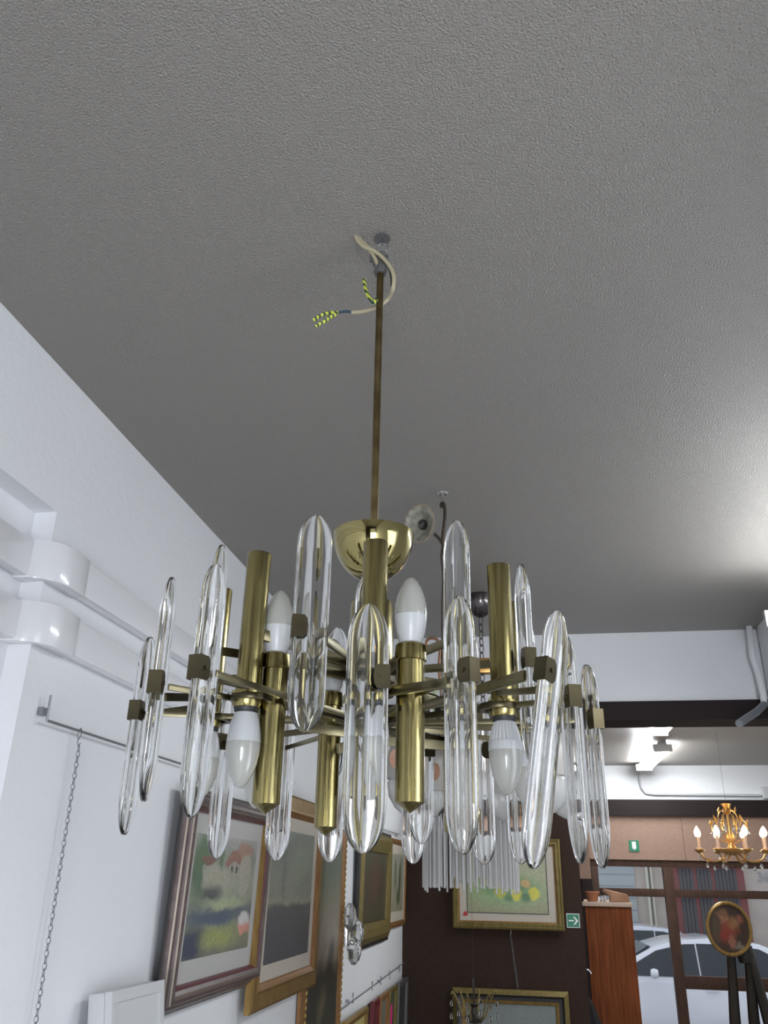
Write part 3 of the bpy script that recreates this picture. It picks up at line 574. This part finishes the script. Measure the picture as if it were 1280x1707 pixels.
# cable
YC = HY - .010
def pts(l, dy=0): return [at_y(a, b, YC + dy) - Vector((HX, HY, HC)) for a, b in l]
def smooth_path(p, k=3):
    p = [Vector(q) for q in p]
    for _ in range(k):
        q = [p[0]]
        for a, b in zip(p, p[1:]): q += [a * .75 + b * .25, a * .25 + b * .75]
        p = q + [p[-1]]
    return p
cab = MB(); cab.tube(smooth_path(pts([(592, 391), (595, 400), (605, 411), (622, 417), (636, 427), (648, 441), (657, 458), (656, 480)]) + pts([(649, 496), (640, 505), (627, 513), (604, 520), (586, 521)], .026)), .0034, 8)
cab.tube(smooth_path(pts([(594, 391), (600, 400), (612, 410), (620, 422), (627, 434), (630, 447)], .004)), .0032, 8)
co = cab.obj('power_cable', M['cable'], main)
tubeobj('blue_core', smooth_path(pts([(587, 520), (575, 519), (562, 521)], .026)), .0022, M['blue'], co)
for wp, dy in (([(564, 521), (552, 521), (541, 523), (530, 528), (522, 534)], .026), ([(560, 524), (550, 529), (543, 535), (534, 539), (526, 544)], .026), ([(607, 466), (608, 476), (611, 488), (617, 499), (623, 506), (627, 499)], -.002)):
    MB().tube(smooth_path(pts(wp, dy)), .0030, 8).obj('earth_wire', M['tape'], co, label='yellow and green striped wire end')
tubeobj('black_wire', smooth_path(pts([(640, 436), (648, 448), (652, 462), (652, 476)], .003)), .0012, M['black'], co)
# cup
m = MB(); m.lathe([(.0575 * math.sin(PI/2 * k / 12) + .0005, Z(.452 - .070 * math.cos(PI/2 * k / 12))) for k in range(13)] + [(.0555 * math.cos(PI/2 * k / 12) + .0005, Z(.452 - .066 * math.sin(PI/2 * k / 12))) for k in range(12)], 48); m.obj('cup', M['brass_polish'], main)
# hub column
m = MB(); m.lathe([(.004, Z(.352)), (.028, Z(.350)), (.030, Z(.346)), (.030, Z(.272)), (.030, Z(.268)), (.022, Z(.262)), (.022, Z(.105)), (.0215, Z(.097)), (.005, Z(.094))], 32); m.obj('hub', M['brass'], main)
for hh in (.262, .246, .190): MB().lathe([(.023, Z(hh) - .007), (.034, Z(hh) - .007), (.034, Z(hh)), (.023, Z(hh))], 8).obj('hub_ring', M['brass_dark'], main)
tubeobj('rod_thread', [(0, 0, Z(.39)), (0, 0, Z(.35))], .0058, M['brass_rod'], main)

def prism_mesh(L, wd, th):
    m = MB(); n = 40; vs = []; fs = []; e = wd * 1.05      # end length
    # section: flat slab with rounded edges and a shallow groove down both faces
    def sec(s):
        W, T = wd/2, th/2
        return [(W, 0), (W*.93, T*.55), (W*.70, T*.98), (W*.42, T), (W*.20, T*.74), (0, T*.62), (-W*.20, T*.74), (-W*.42, T), (-W*.70, T*.98), (-W*.93, T*.55),
                (-W, 0), (-W*.93, -T*.55), (-W*.70, -T*.98), (-W*.42, -T), (-W*.20, -T*.80), (0, -T*.72), (W*.20, -T*.80), (W*.42, -T), (W*.70, -T*.98), (W*.93, -T*.55)]
    k = 20; zs = []
    for i in range(n + 1):
        t = i / n; a = (1 - math.cos(PI * t)) / 2; z = -L/2 + L * a; zs.append(z)
    for z in zs:
        d = min(z + L/2, L/2 - z); q = min(1, max(0, d / e))
        sw = max(0, 1 - (1 - q) ** 2.3) ** .55 ; sw = max(sw, .03)
        st = .34 + .66 * q ** .85
        for (x, y) in sec(0): vs.append((x * sw, y * st, z))
    for j in range(n):
        for i in range(k): i2 = (i+1) % k; fs.append((j*k+i, j*k+i2, (j+1)*k+i2, (j+1)*k+i))
    fs.append(tuple(range(k))[::-1]); fs.append(tuple(range(n*k, (n+1)*k)))
    m.add(vs, fs); return m.mesh('crystal_prism', M['crystal'], angle=60)
pm = {}
def clip_mesh():
    m = MB()
    for s in (-1, 1):
        pl = [(-.0095, -.012), (.003, -.012), (.006, -.008), (.007, 0), (.006, .008), (.003, .012), (-.0095, .012)]
        m.prism(pl, s * .0064, s * .0073)
    m.box((-.0102, -.0072, -.012), (-.0092, .0072, .012))
    m.tube([(-.001, -.009, 0), (-.001, .009, 0)], .0022, 8)
    return m.mesh('clip', M['brass_dark'], angle=30)
CL = clip_mesh()
def crystal(x, y, h0, h1, yaw, wd=.039, th=.0125, cliph=None, tilt=(0, 0), lab=None, clipside=1):
    key = (round(h0 - h1, 3), wd)
    if key not in pm: pm[key] = prism_mesh(h0 - h1, wd, th)
    o = link_mesh('crystal_prism', pm[key], main, (x - HX, y - HY, Z((h0 + h1)/2)), (tilt[0], tilt[1], yaw), lab)
    if cliph: 
        link_mesh('clip', CL, o, (-clipside * (wd/2 - .0095), 0, cliph - (h0 + h1)/2), (0, 0, 0 if clipside > 0 else PI))
    return o
def arm(x0, y0, h0, x1, y1, h1, hh=.0055, wd=.0022, mat='brass_bar', nm='arm'):
    a = Vector((x0, y0, Z(h0))); b = Vector((x1, y1, Z(h1))); d = b - a; L = d.length; az = math.atan2(d.y, d.x); el = math.asin(d.z / L)
    T = Matrix.Translation(a) @ Matrix.Rotation(az, 4, 'Z') @ Matrix.Rotation(-el, 4, 'Y')
    m = MB(); m.box((0, -wd, -hh), (L, wd, hh), T); return m.obj(nm, M[mat], main, bevel=.0008)
def view_yaw(x, y, theta=0): return math.atan2(x, y) * -1 + theta     # crystal faces the viewer's side of the ring when theta = 0
# (x, y, top h, bottom h, yaw relative, kind)
UP, LO = 'up', 'lo'
CR = [(-.479, .982, .282, .042, 1.15, LO), (-.388, .829, .307, .067, 1.35, LO), (-.312, .769, .297, .048, .95, LO), (-.363, .906, .375, .135, 1.2, UP), (-.425, 1.06, .375, .135, 1.2, UP),
      (-.224, .828, .374, .134, .10, UP), (-.176, .915, .338, .098, -.25, UP), (-.157, .809, .261, .021, .15, LO), (-.072, .884, .383, .143, -.8, UP), (-.064, .800, .263, .021, -.75, LO),
      (-.091, 1.317, .375, .135, .6, UP), (.0, .996, .367, .127, -1.25, UP), (.045, .936, .258, .018, -1.2, LO), (.076, 1.076, .256, .016, -1.05, LO),
      (-.455, 1.235, .262, .022, .7, LO), (-.385, 1.300, .262, .022, .3, LO), (-.313, 1.345, .262, .022, .1, LO), (-.185, 1.362, .262, .022, -.2, LO), (-.165, 1.30, .290, .048, .3, LO), (-.075, 1.330, .262, .022, -.4, LO),
      (-.020, 1.245, .262, .022, -.7, LO), (-.30, 1.28, .375, .135, .2, UP), (.000, 1.20, .36, .12, -.9, UP)]
for i, (x, y, a, b, th, kd) in enumerate(CR):
    cl = .243 if kd == UP else .185
    crystal(x, y, a, b, view_yaw(x, y, th), wd=.039 if i not in (7,) else .043, cliph=cl, clipside=1 if x < HX else -1)
    dx, dy = x - HX, y - HY; r = math.hypot(dx, dy); s0 = .030 / r; s1 = (r - .012) / r
    arm(dx * s0, dy * s0, cl + (.008 if kd == UP else .002), dx * s1, dy * s1, cl, .0052 if kd == UP else .0034, .0018)
# the slanted prism, front right
crystal(.016, .815, .256, .008, view_yaw(.010, .815, .95), wd=.038, cliph=.187, tilt=(.05, .20), clipside=1)
arm(.03, -.02, .19, .205, -.255, .187)

def c37(up=1, ribs=False):
    base = [(.007, .0), (.0125, .003), (.0155, .012), (.0175, .024), (.0183, .034)]
    dome = [(.0183, .034), (.0185, .038), (.0180, .046), (.0160, .057), (.0125, .067), (.0085, .0745), (.0045, .079), (.0012, .081)]
    b = MB()
    if ribs:
        n = 72; vs = []; fs = []; prof = [(.007, 0), (.0118, .003), (.0145, .009), (.0165, .016), (.0180, .0235), (.0186, .0245), (.0189, .034)]
        for j, (r, z) in enumerate(prof):
            for i in range(n):
                g = (i % 3 == 0) and 1 <= j <= 4; rr = r - (.0011 if g else 0); a = 2*PI*i/n; vs.append((rr * math.cos(a), rr * math.sin(a), z))
        for j in range(len(prof)-1):
            for i in range(n): i2 = (i+1) % n; fs.append((j*n+i, j*n+i2, (j+1)*n+i2, (j+1)*n+i))
        fs.append(tuple(range(n))[::-1]); fs.append(tuple(range((len(prof)-1)*n, len(prof)*n))); b.add(vs, fs)
    else: b.lathe(base, 32)
    d = MB(); d.lathe(dome, 32)
    return b.mesh('bulb', M['bulb_base'], angle=30), d.mesh('dome', M['bulb_dome'], angle=60)
BB = c37(); BR = c37(ribs=True)
def bulb(x, y, h, down, s=1., ribs=False, par=main):
    bm_, dm_ = BR if ribs else BB
    o = link_mesh('bulb', bm_, par, (x, y, Z(h)), (PI if down else 0, 0, .3)); o.scale = (s, s, s)
    link_mesh('dome', dm_, o); return o
um = MB(); um.lathe([(.001, .168), (.0128, .168), (.0142, .1672), (.0145, .1655), (.0145, .0), (.001, .0)], 32)
UM = um.mesh('lamp_tube', M['brass'], angle=30)
cm_ = MB(); cm_.lathe([(.010, -.018), (.0150, -.016), (.0165, -.012), (.0165, -.003), (.0185, -.001), (.0185, .0015), (.012, .002)], 32); CM = cm_.mesh('socket_collar', M['brass'], angle=30)
wm = MB(); wm.lathe([(.0165, -.0105), (.0235, -.0105), (.0245, -.008), (.0235, -.0035), (.0165, -.0035)], 32, Matrix.Translation((.006, 0, 0)), cap=False); wm.add([], []); WM = wm.mesh('bracket_ring', M['brass_dark'], angle=40)
sk = MB(); sk.lathe([(.006, -.0205), (.0135, -.0205), (.0145, -.016), (.006, -.014)], 24); SK = sk.mesh('socket_rim', M['black'])
for k in range(8):
    a = math.radians(-30 + 45 * k); r = .207
    cx, cy = -.207 + r * math.cos(a), 1.083 + r * math.sin(a)
    if k == 7: cx -= .012                    # angle 285: the front tube
    if k == 6: cx -= .003
    x, y = cx - HX, cy - HY; hb = .190
    tb = link_mesh('lamp_tube', UM, main, (x, y, Z(hb) + .002))
    link_mesh('socket_collar', CM, tb, (0, 0, -.002)); link_mesh('bracket_ring', WM, tb, (0, 0, 0), (0, 0, a + PI)); link_mesh('socket_rim', SK, tb, (0, 0, -.002))
    bo = bulb(x, y, hb - .019, True, 1.03, ribs=(k == 0))
    if k == 6:
        # faint illegible type print on the bulb collar
        pmh = MB()
        for j in range(8):
            aa = -2.05 + j * .115
            T = Matrix.Rotation(aa, 4, 'Z') @ Matrix.Translation((.0181, 0, .0265))
            if j % 3 == 0: pmh.box((0, -.0007, -.0012), (.0003, -.0004, .0012), T); pmh.box((0, .0004, -.0012), (.0003, .0007, .0012), T); pmh.box((0, -.0007, .0009), (.0003, .0007, .0012), T)
            elif j % 3 == 1: pmh.box((0, -.0002, -.0012), (.0003, .0002, .0012), T); pmh.box((0, -.0007, -.0002), (.0003, .0007, .0002), T)
            else: pmh.box((0, -.0007, -.0012), (.0003, .0007, -.0009), T); pmh.box((0, -.0007, .0009), (.0003, .0007, .0012), T); pmh.box((0, -.0007, -.0012), (.0003, -.0004, .0012), T)
        pmh.obj('print_mark', M['print'], bo, (0, 0, 0), (0, 0, -.3), smooth=False, label='faint grey print on the bulb')
    arm(.03 * math.cos(a), .03 * math.sin(a), .186, x * .90, y * .90, .186, .004, .003, 'brass_dark')
dmh = MB(); dmh.lathe([(.001, -.010), (.0146, -.0005), (.0156, .0), (.0156, .155), (.001, .155)], 32); DM = dmh.mesh('lamp_tube', M['brass'], angle=30)
dc = MB(); dc.lathe([(.015, -.012), (.0178, -.011), (.0175, -.002), (.0168, .006), (.014, .008), (.010, .008)], 32, cap=True); DC = dc.mesh('socket_collar', M['brass'], angle=30)
for (wx, wy, ht_, s) in ((-.290, .926, .236, 1.), (-.126, .898, .236, 1.), (-.257, 1.075, .221, .92), (-.108, 1.225, .225, 1.)):
    x, y = wx - HX, wy - HY; L = .163
    tb = link_mesh('lamp_tube', DM, main, (x, y, Z(ht_ - L)))
    tb.scale = (s, s, 1)
    link_mesh('socket_collar', DC, tb, (0, 0, .160))
    bulb(x, y, ht_ + .003, False, 1.0 * s)
    r = math.hypot(x, y)
    if r > .06: arm(x / r * .03, y / r * .03, .240, x * (1 - .014 / r), y * (1 - .014 / r), .233, .006, .0035)
# bars of the lower tier and long curved front bars
q = lambda px, py, Y: at_y(px, py, Y) - Vector((HX, HY, HC))
def bar(p0, p1, hh=.006, wd=.0025, mat='brass_bar'): return arm(p0.x, p0.y, p0.z + 1, p1.x, p1.y, p1.z + 1, hh, wd, mat)
bar(q(505, 1211, 1.00), q(577, 1221, 1.03)); bar(q(430, 1056, .90), q(603, 1112, 1.02), .0065, .003)
bar(q(563, 1248, 1.0), q(632, 1234, 1.06)); bar(q(646, 1235, 1.06), q(742, 1243, 1.12), .006, .0025); bar(q(655, 1152, .88), q(748, 1138, .80), .005, .003)
bar(q(340, 1128, .86), q(430, 1148, .9), .0035, .003, 'brass_dark'); bar(q(830, 1155, .97), q(905, 1150, .82), .0035, .003, 'brass_bar'); bar(q(273, 1162, .84), q(345, 1163, .95), .0045, .003, 'brass_dark'); bar(q(236, 1193, .985), q(345, 1178, 1.02), .0045, .003, 'brass_dark')
# hook in the ceiling above it
t = thing('ceiling_hook', 'dark round ceiling hole cover with a zinc hook ring holding the brass chandelier', 'hook', (-.204, 1.081, HC))
MB().lathe([(0, 0), (.0135, 0), (.0135, -.003), (.011, -.003), (.010, -.0015), (0, -.0015)][::-1], 28).obj('cover', M['hole'], t)
m = MB(); m.tube([(0, 0, -.001), (0, 0, -.012)], .0014, 6); m.tube([(.0095 * math.cos(a), 0, -.0215 + .0095 * math.sin(a)) for a in [2*PI*k/20 for k in range(20)]], .0014, 6, closed=True); m.obj('ring', M['chrome'], t)

# ================================================================= FLORAL IRON CHANDELIER (hook at y=2.1)
AY = 2.11
fl = thing('chandelier', 'brown wrought-iron flower chandelier with a scalloped cream cup, behind the brass one', 'chandelier', (-.206, AY, HC))
qa = lambda px, py, Y=AY: at_y(px, py, Y) - Vector((-.206, AY, HC))
m = MB(); m.lathe([(0, 0), (.016, 0), (.012, -.004), (0, -.004)][::-1], 12); m.tube([(0, 0, -.003), (0, 0, -.03)], .0015, 6); m.tube([(.006 * math.cos(a), 0, -.036 + .006 * math.sin(a)) for a in [2*PI*k/14 for k in range(14)]], .0013, 6, closed=True); m.obj('hook', M['chrome'], fl)
m = MB(); m.tube(smooth_path([qa(736, 846), qa(735, 838), qa(741, 839), qa(742, 860), qa(739, 885), qa(737, 905), qa(741, 925)], 2), .0048, 8); m.tube(smooth_path([qa(724, 890), qa(733, 899), qa(739, 910)], 2), .0045, 8)
m.tube(smooth_path([qa(738, 910), qa(735, 925), qa(739, 960), qa(737, 1000), qa(737, 1060), qa(737, 1150), qa(733, 1250)], 2), .003, 8); m.obj('stem', M['iron'], fl)
sc = [qa(711, 1083), qa(713, 1087), qa(718, 1086), qa(717, 1080), qa(711, 1078), qa(710, 1070), qa(715, 1064), qa(724, 1063), qa(732, 1070), qa(734, 1083), qa(731, 1110), qa(735, 1150), qa(737, 1175)]
MB().tube(smooth_path(sc, 2), .0042, 8).obj('scroll', M['copper'], fl)
for (a, b, w_) in (((718, 1175), (726, 1150), .012), ((718, 1215), (724, 1180), .010), ((726, 1160), (722, 1130), .010)):
    p0, p1 = qa(*a), qa(*b); m = MB(); d = (p1 - p0); s_ = Vector((w_, 0, 0))
    m.add([p0, p0 + d * .35 + s_, p0 + d * .35 - s_, p1, p0 + d * .4 + Vector((0, -.006, 0)), p0 + d * .4 + Vector((0, .006, 0))], [(0, 1, 4), (0, 4, 2), (1, 3, 4), (2, 4, 3), (0, 5, 1), (0, 2, 5), (1, 5, 3), (2, 3, 5)]); m.obj('leaf', M['leaf'], fl)
# flower cup facing the viewer, open side down-left
cp = qa(703, 872)
cu = MB(); n = 60; vs = []; fs = []; prof = [(.004, .0), (.012, .002), (.022, .008), (.032, .019), (.038, .030), (.041, .033), (.0385, .033), (.030, .022), (.021, .012), (.011, .006), (.003, .004)]
for j, (r, z) in enumerate(prof):
    for i in range(n):
        a = 2*PI*i/n; sc_ = 1 + (.09 * abs(math.sin(8 * a)) if r > .03 else 0); vs.append((r * sc_ * math.cos(a), r * sc_ * math.sin(a), z))
for j in range(len(prof) - 1):
    for i in range(n): i2 = (i+1) % n; fs.append((j*n+i, j*n+i2, (j+1)*n+i2, (j+1)*n+i))
cu.add(vs, fs); co = cu.obj('flower_cup', M['cup'], fl, cp + Vector((.006, .03, .005)), (1.80, .30, -.25), angle=60); co.scale = (1.05, 1.28, 1.2)
m = MB(); m.tube([((.0395 * (1 + .09 * abs(math.sin(8*2*PI*k/60)))) * math.cos(2*PI*k/60), (.0395 * (1 + .09 * abs(math.sin(8*2*PI*k/60)))) * math.sin(2*PI*k/60), .033) for k in range(60)], .0012, 6, closed=True); m.obj('cup_rim', M['cup_rim'], co)
m = MB(); m.lathe([(0, .004), (.011, .004), (.012, .016), (.009, .024), (0, .025)], 14); m.obj('socket', M['darkmetal'], co)

# ================================================================= OPAL TULIP CHANDELIER (y=3.05)
BY, BX = 3.05, -.160
tu = thing('chandelier', 'chandelier of opal tulip shades with pink blotches on a dark chrome canopy and chain', 'chandelier', (BX, BY, HC))
MB().lathe([(0, 0), (.055, 0), (.058, -.012), (.050, -.05), (.030, -.075), (.012, -.085), (0, -.086)][::-1], 32).obj('canopy', M['darkmetal'], tu)
chain('chain', (.0, 0, -.085), (0, 0, -.52), .034, .0022, M['iron'], tu)
MB().box((-.06, -.02, -.30), (.06, .02, -.245)).obj('gold_plate', M['gilt'], tu, bevel=.004, label='shiny gold plate')
MB().lathe([(0, -.56), (.014, -.55), (.02, -.53), (.011, -.50), (.012, -.47), (.006, -.45), (0, -.45)], 16).obj('stem', M['darkmetal'], tu)
for j, (dx, dz, s_) in enumerate(((-.03, -.42, .03), (.03, -.40, .028), (-.02, -.50, .03), (.035, -.50, .03))):
    m = MB(); m.lathe([(.001, -s_), (s_*.35, -s_*.4), (s_*.42, .1*s_), (s_*.2, s_*.7), (.001, s_)], 8, Matrix.Diagonal((1, .35, 1, 1))); m.obj('leaf' if j % 2 else 'petal', M['leaf'] if j % 2 else M['shade_pink'], tu, (dx, -.01, dz), (0, dx * 14, 0))
sh = MB(); sh.lathe([(.012, .0), (.030, -.012), (.048, -.04), (.056, -.08), (.055, -.115), (.050, -.135), (.0475, -.135), (.052, -.115), (.053, -.08), (.045, -.042), (.028, -.015), (.010, -.003)], 32, cap=False); SHM = sh.mesh('shade', M['shade'], angle=50)
fn = MB(); fn.lathe([(.040, -.13), (.047, -.145), (.040, -.175), (.022, -.20), (.004, -.212)], 36, lobes=18, amp=.04); FN = fn.mesh('glass_tip', M['ribbed'], angle=50)
for k in range(6):
    a = math.radians(-100 + 60 * k); r = .265; x, y = r * math.cos(a), r * math.sin(a)
    m = MB(); m.tube(smooth_path([(0, 0, -.50), (x*.4, y*.4, -.53), (x*.8, y*.8, -.49), (x, y, -.515)], 2), .005, 8); m.obj('arm', M['iron'], tu)
    s_ = link_mesh('shade', SHM, tu, (x, y, -.505), (.10 * math.sin(a), -.10 * math.cos(a), 0)); s_.scale = (1.35, 1.35, 1.38)
    link_mesh('glass_tip', FN, s_)
    m = MB(); m.lathe([(0, -.0), (.010, .002), (.019, .006), (.019, .008), (0, .009)], 16, Matrix.Diagonal((.8, 1.2, 1, 1))); m.obj('pink_blotch', M['shade_pink'], s_, (-.030 if k % 2 else .02, -.046, -.09), (PI/2, 0, .5 if k % 2 else -.4), label='salmon pink glass blotch')

# ================================================================= GLASS ROD CHANDELIER (back room, y=4.3)
RY = 4.3; rc = at_y(783, 1400, RY)
rd = thing('chandelier', 'tiered chandelier of thin hanging glass rods beyond the dark beam', 'chandelier', (rc.x, RY, HC))
zt = H(.33) - HC
tubeobj('stem', [(0, 0, 0), (0, 0, zt)], .008, M['darkmetal'], rd)
rm = MB(); rm.lathe([(.001, 0), (.0048, -.004), (.0048, -.32), (.001, -.322)], 8); RM = rm.mesh('glass_rod', M['crystal_rod'], angle=50)
for (R_, zz, n) in ((.225, -.045, 46), (.165, -.025, 33), (.085, .0, 19)):
    MB().lathe([(R_ - .004, 0), (R_ + .004, 0), (R_ + .004, .022), (R_ - .004, .022), (R_ - .004, 0)], 48, cap=False).obj('ring', M['darkmetal'], rd, (0, 0, zt + zz))
    for k in range(n):
        a = 2 * PI * k / n
        link_mesh('glass_rod', RM, rd, (R_ * math.cos(a), R_ * math.sin(a), zt + zz + .003 + random.choice((0, 0, -.012, -.02))))
for k in range(3): a = 2*PI*k/3; tubeobj('spoke', [(0, 0, zt), (.22 * math.cos(a), .22 * math.sin(a), zt - .03)], .005, M['darkmetal'], rd)
MB().lathe([(0, zt - .01), (.03, zt - .01), (.045, zt + .02), (.03, zt + .05), (0, zt + .05)], 24).obj('hub', M['darkmetal'], rd)

# ================================================================= LIT GILT CANDLE CHANDELIER (right)
gc = at_y(1218, 1400, 6.3)
gl = thing('chandelier', 'lit gilt chandelier with candle bulbs and small crystal drops, before the shop window', 'chandelier', (gc.x, 6.3, HC))
g0 = gc.z - HC
tubeobj('wire', [(0, 0, 0), (0, 0, g0 + .22)], .0009, M['iron'], gl)
MB().lathe([(0, g0 - .10), (.03, g0 - .095), (.09, g0 - .075), (.10, g0 - .06), (.03, g0 - .05), (.016, g0 - .02), (.026, g0 + .02), (.012, g0 + .06), (.010, g0 + .16), (.03, g0 + .18), (.018, g0 + .20), (.035, g0 + .23), (0, g0 + .21)], 20).obj('body', M['gilt'], gl)
cdm = MB(); cdm.lathe([(0, 0), (.020, 0), (.024, .012), (.010, .014), (.010, .085), (0, .085)], 12); CDM = cdm.mesh('candle_sleeve', M['candle'])
pnm = MB(); pnm.lathe([(.005, -.016), (.024, -.004), (.036, .004), (.034, .006), (0, .002)], 16); PNM = pnm.mesh('drip_pan', M['gilt'])
flm = MB(); flm.lathe([(.002, 0), (.017, .010), (.021, .026), (.013, .048), (.001, .066)], 12); FLM = flm.mesh('flame_bulb', M['flame'])
dpm = MB(); dpm.lathe([(.001, .016), (.005, .006), (.009, -.006), (.006, -.014), (.001, -.018)], 6); DPM = dpm.mesh('crystal_drop', M['crystal'], smooth=False)
for k in range(8):
    a = math.radians(12 + 45 * k); r = .225; x, y = r * math.cos(a), r * math.sin(a)
    m = MB(); m.tube(smooth_path([(x*.12, y*.12, g0 - .08), (x*.45, y*.45, g0 - .14), (x*.85, y*.85, g0 - .13), (x, y, g0 - .075)], 2), .005, 6)
    m.tube(smooth_path([(x*.12, y*.12, g0 - .02), (x*.5, y*.5, g0 + .02), (x*.55, y*.55, g0 + .10), (x*.4, y*.4, g0 + .13), (x*.33, y*.33, g0 + .09)], 2), .0035, 6)
    if k % 2 == 0: m.tube(smooth_path([(x*.02, y*.02, g0 + .21), (x*.28, y*.28, g0 + .17), (x*.32, y*.32, g0 + .11)], 2), .0035, 6)
    m.obj('arm', M['gilt'], gl)
    link_mesh('drip_pan', PNM, gl, (x, y, g0 - .07)); link_mesh('candle_sleeve', CDM, gl, (x, y, g0 - .068)); link_mesh('flame_bulb', FLM, gl, (x, y, g0 + .016))
    lf = MB(); lf.lathe([(.001, -.02), (.009, -.008), (.006, .008), (.001, .022)], 6, Matrix.Diagonal((1, .4, 1, 1))); LF = lf.mesh('leaf', M['gilt'], smooth=False) if k == 0 else LF
    for rr, dz, ry in ((.55, .11, .6), (.40, .14, -.5), (.25, .19, .3), (.75, -.13, 1.2)): link_mesh('leaf', LF, gl, (x*rr, y*rr, g0 + dz), (0, ry * math.cos(a), a))
    for rr, dz in ((1.0, -.11), (.6, -.175), (.32, .07), (.55, .045), (.8, -.16)): link_mesh('crystal_drop', DPM, gl, (x*rr, y*rr, g0 + dz))

# ================================================================= SMALL CRYSTAL CHANDELIER (bottom centre)
sc0 = at_y(790, 1672, 5.2)
sm = thing('chandelier', 'small dark chandelier with crystal drops before the low picture on the brown wall', 'chandelier', (sc0.x, 5.2, sc0.z - .12))
tubeobj('stem', [(0, 0, 0), (0, 0, .24)], .006, M['darkmetal'], sm)
MB().lathe([(0, .02), (.04, .03), (.055, .05), (.02, .07), (.015, .10), (.03, .115), (0, .12)], 16).obj('body', M['bronze'], sm)
for k in range(6):
    a = 2*PI*k/6 + .3; r = .12; x, y = r * math.cos(a), r * math.sin(a)
    m = MB(); m.tube(smooth_path([(x*.2, y*.2, .06), (x*.5, y*.5, .04), (x*.7, y*.7, .12), (x, y, .18), (x*1.05, y*1.05, .16)], 2), .0045, 6); m.obj('arm', M['fr_olive'], sm)
    for dz in (.12, .06, .0, -.06): link_mesh('crystal_drop', DPM, sm, (x * 1.05, y * 1.05, dz))
tubeobj('wire', [(0, 0, .24), (0, 0, HC - (sc0.z - .12))], .0007, M['iron'], sm)
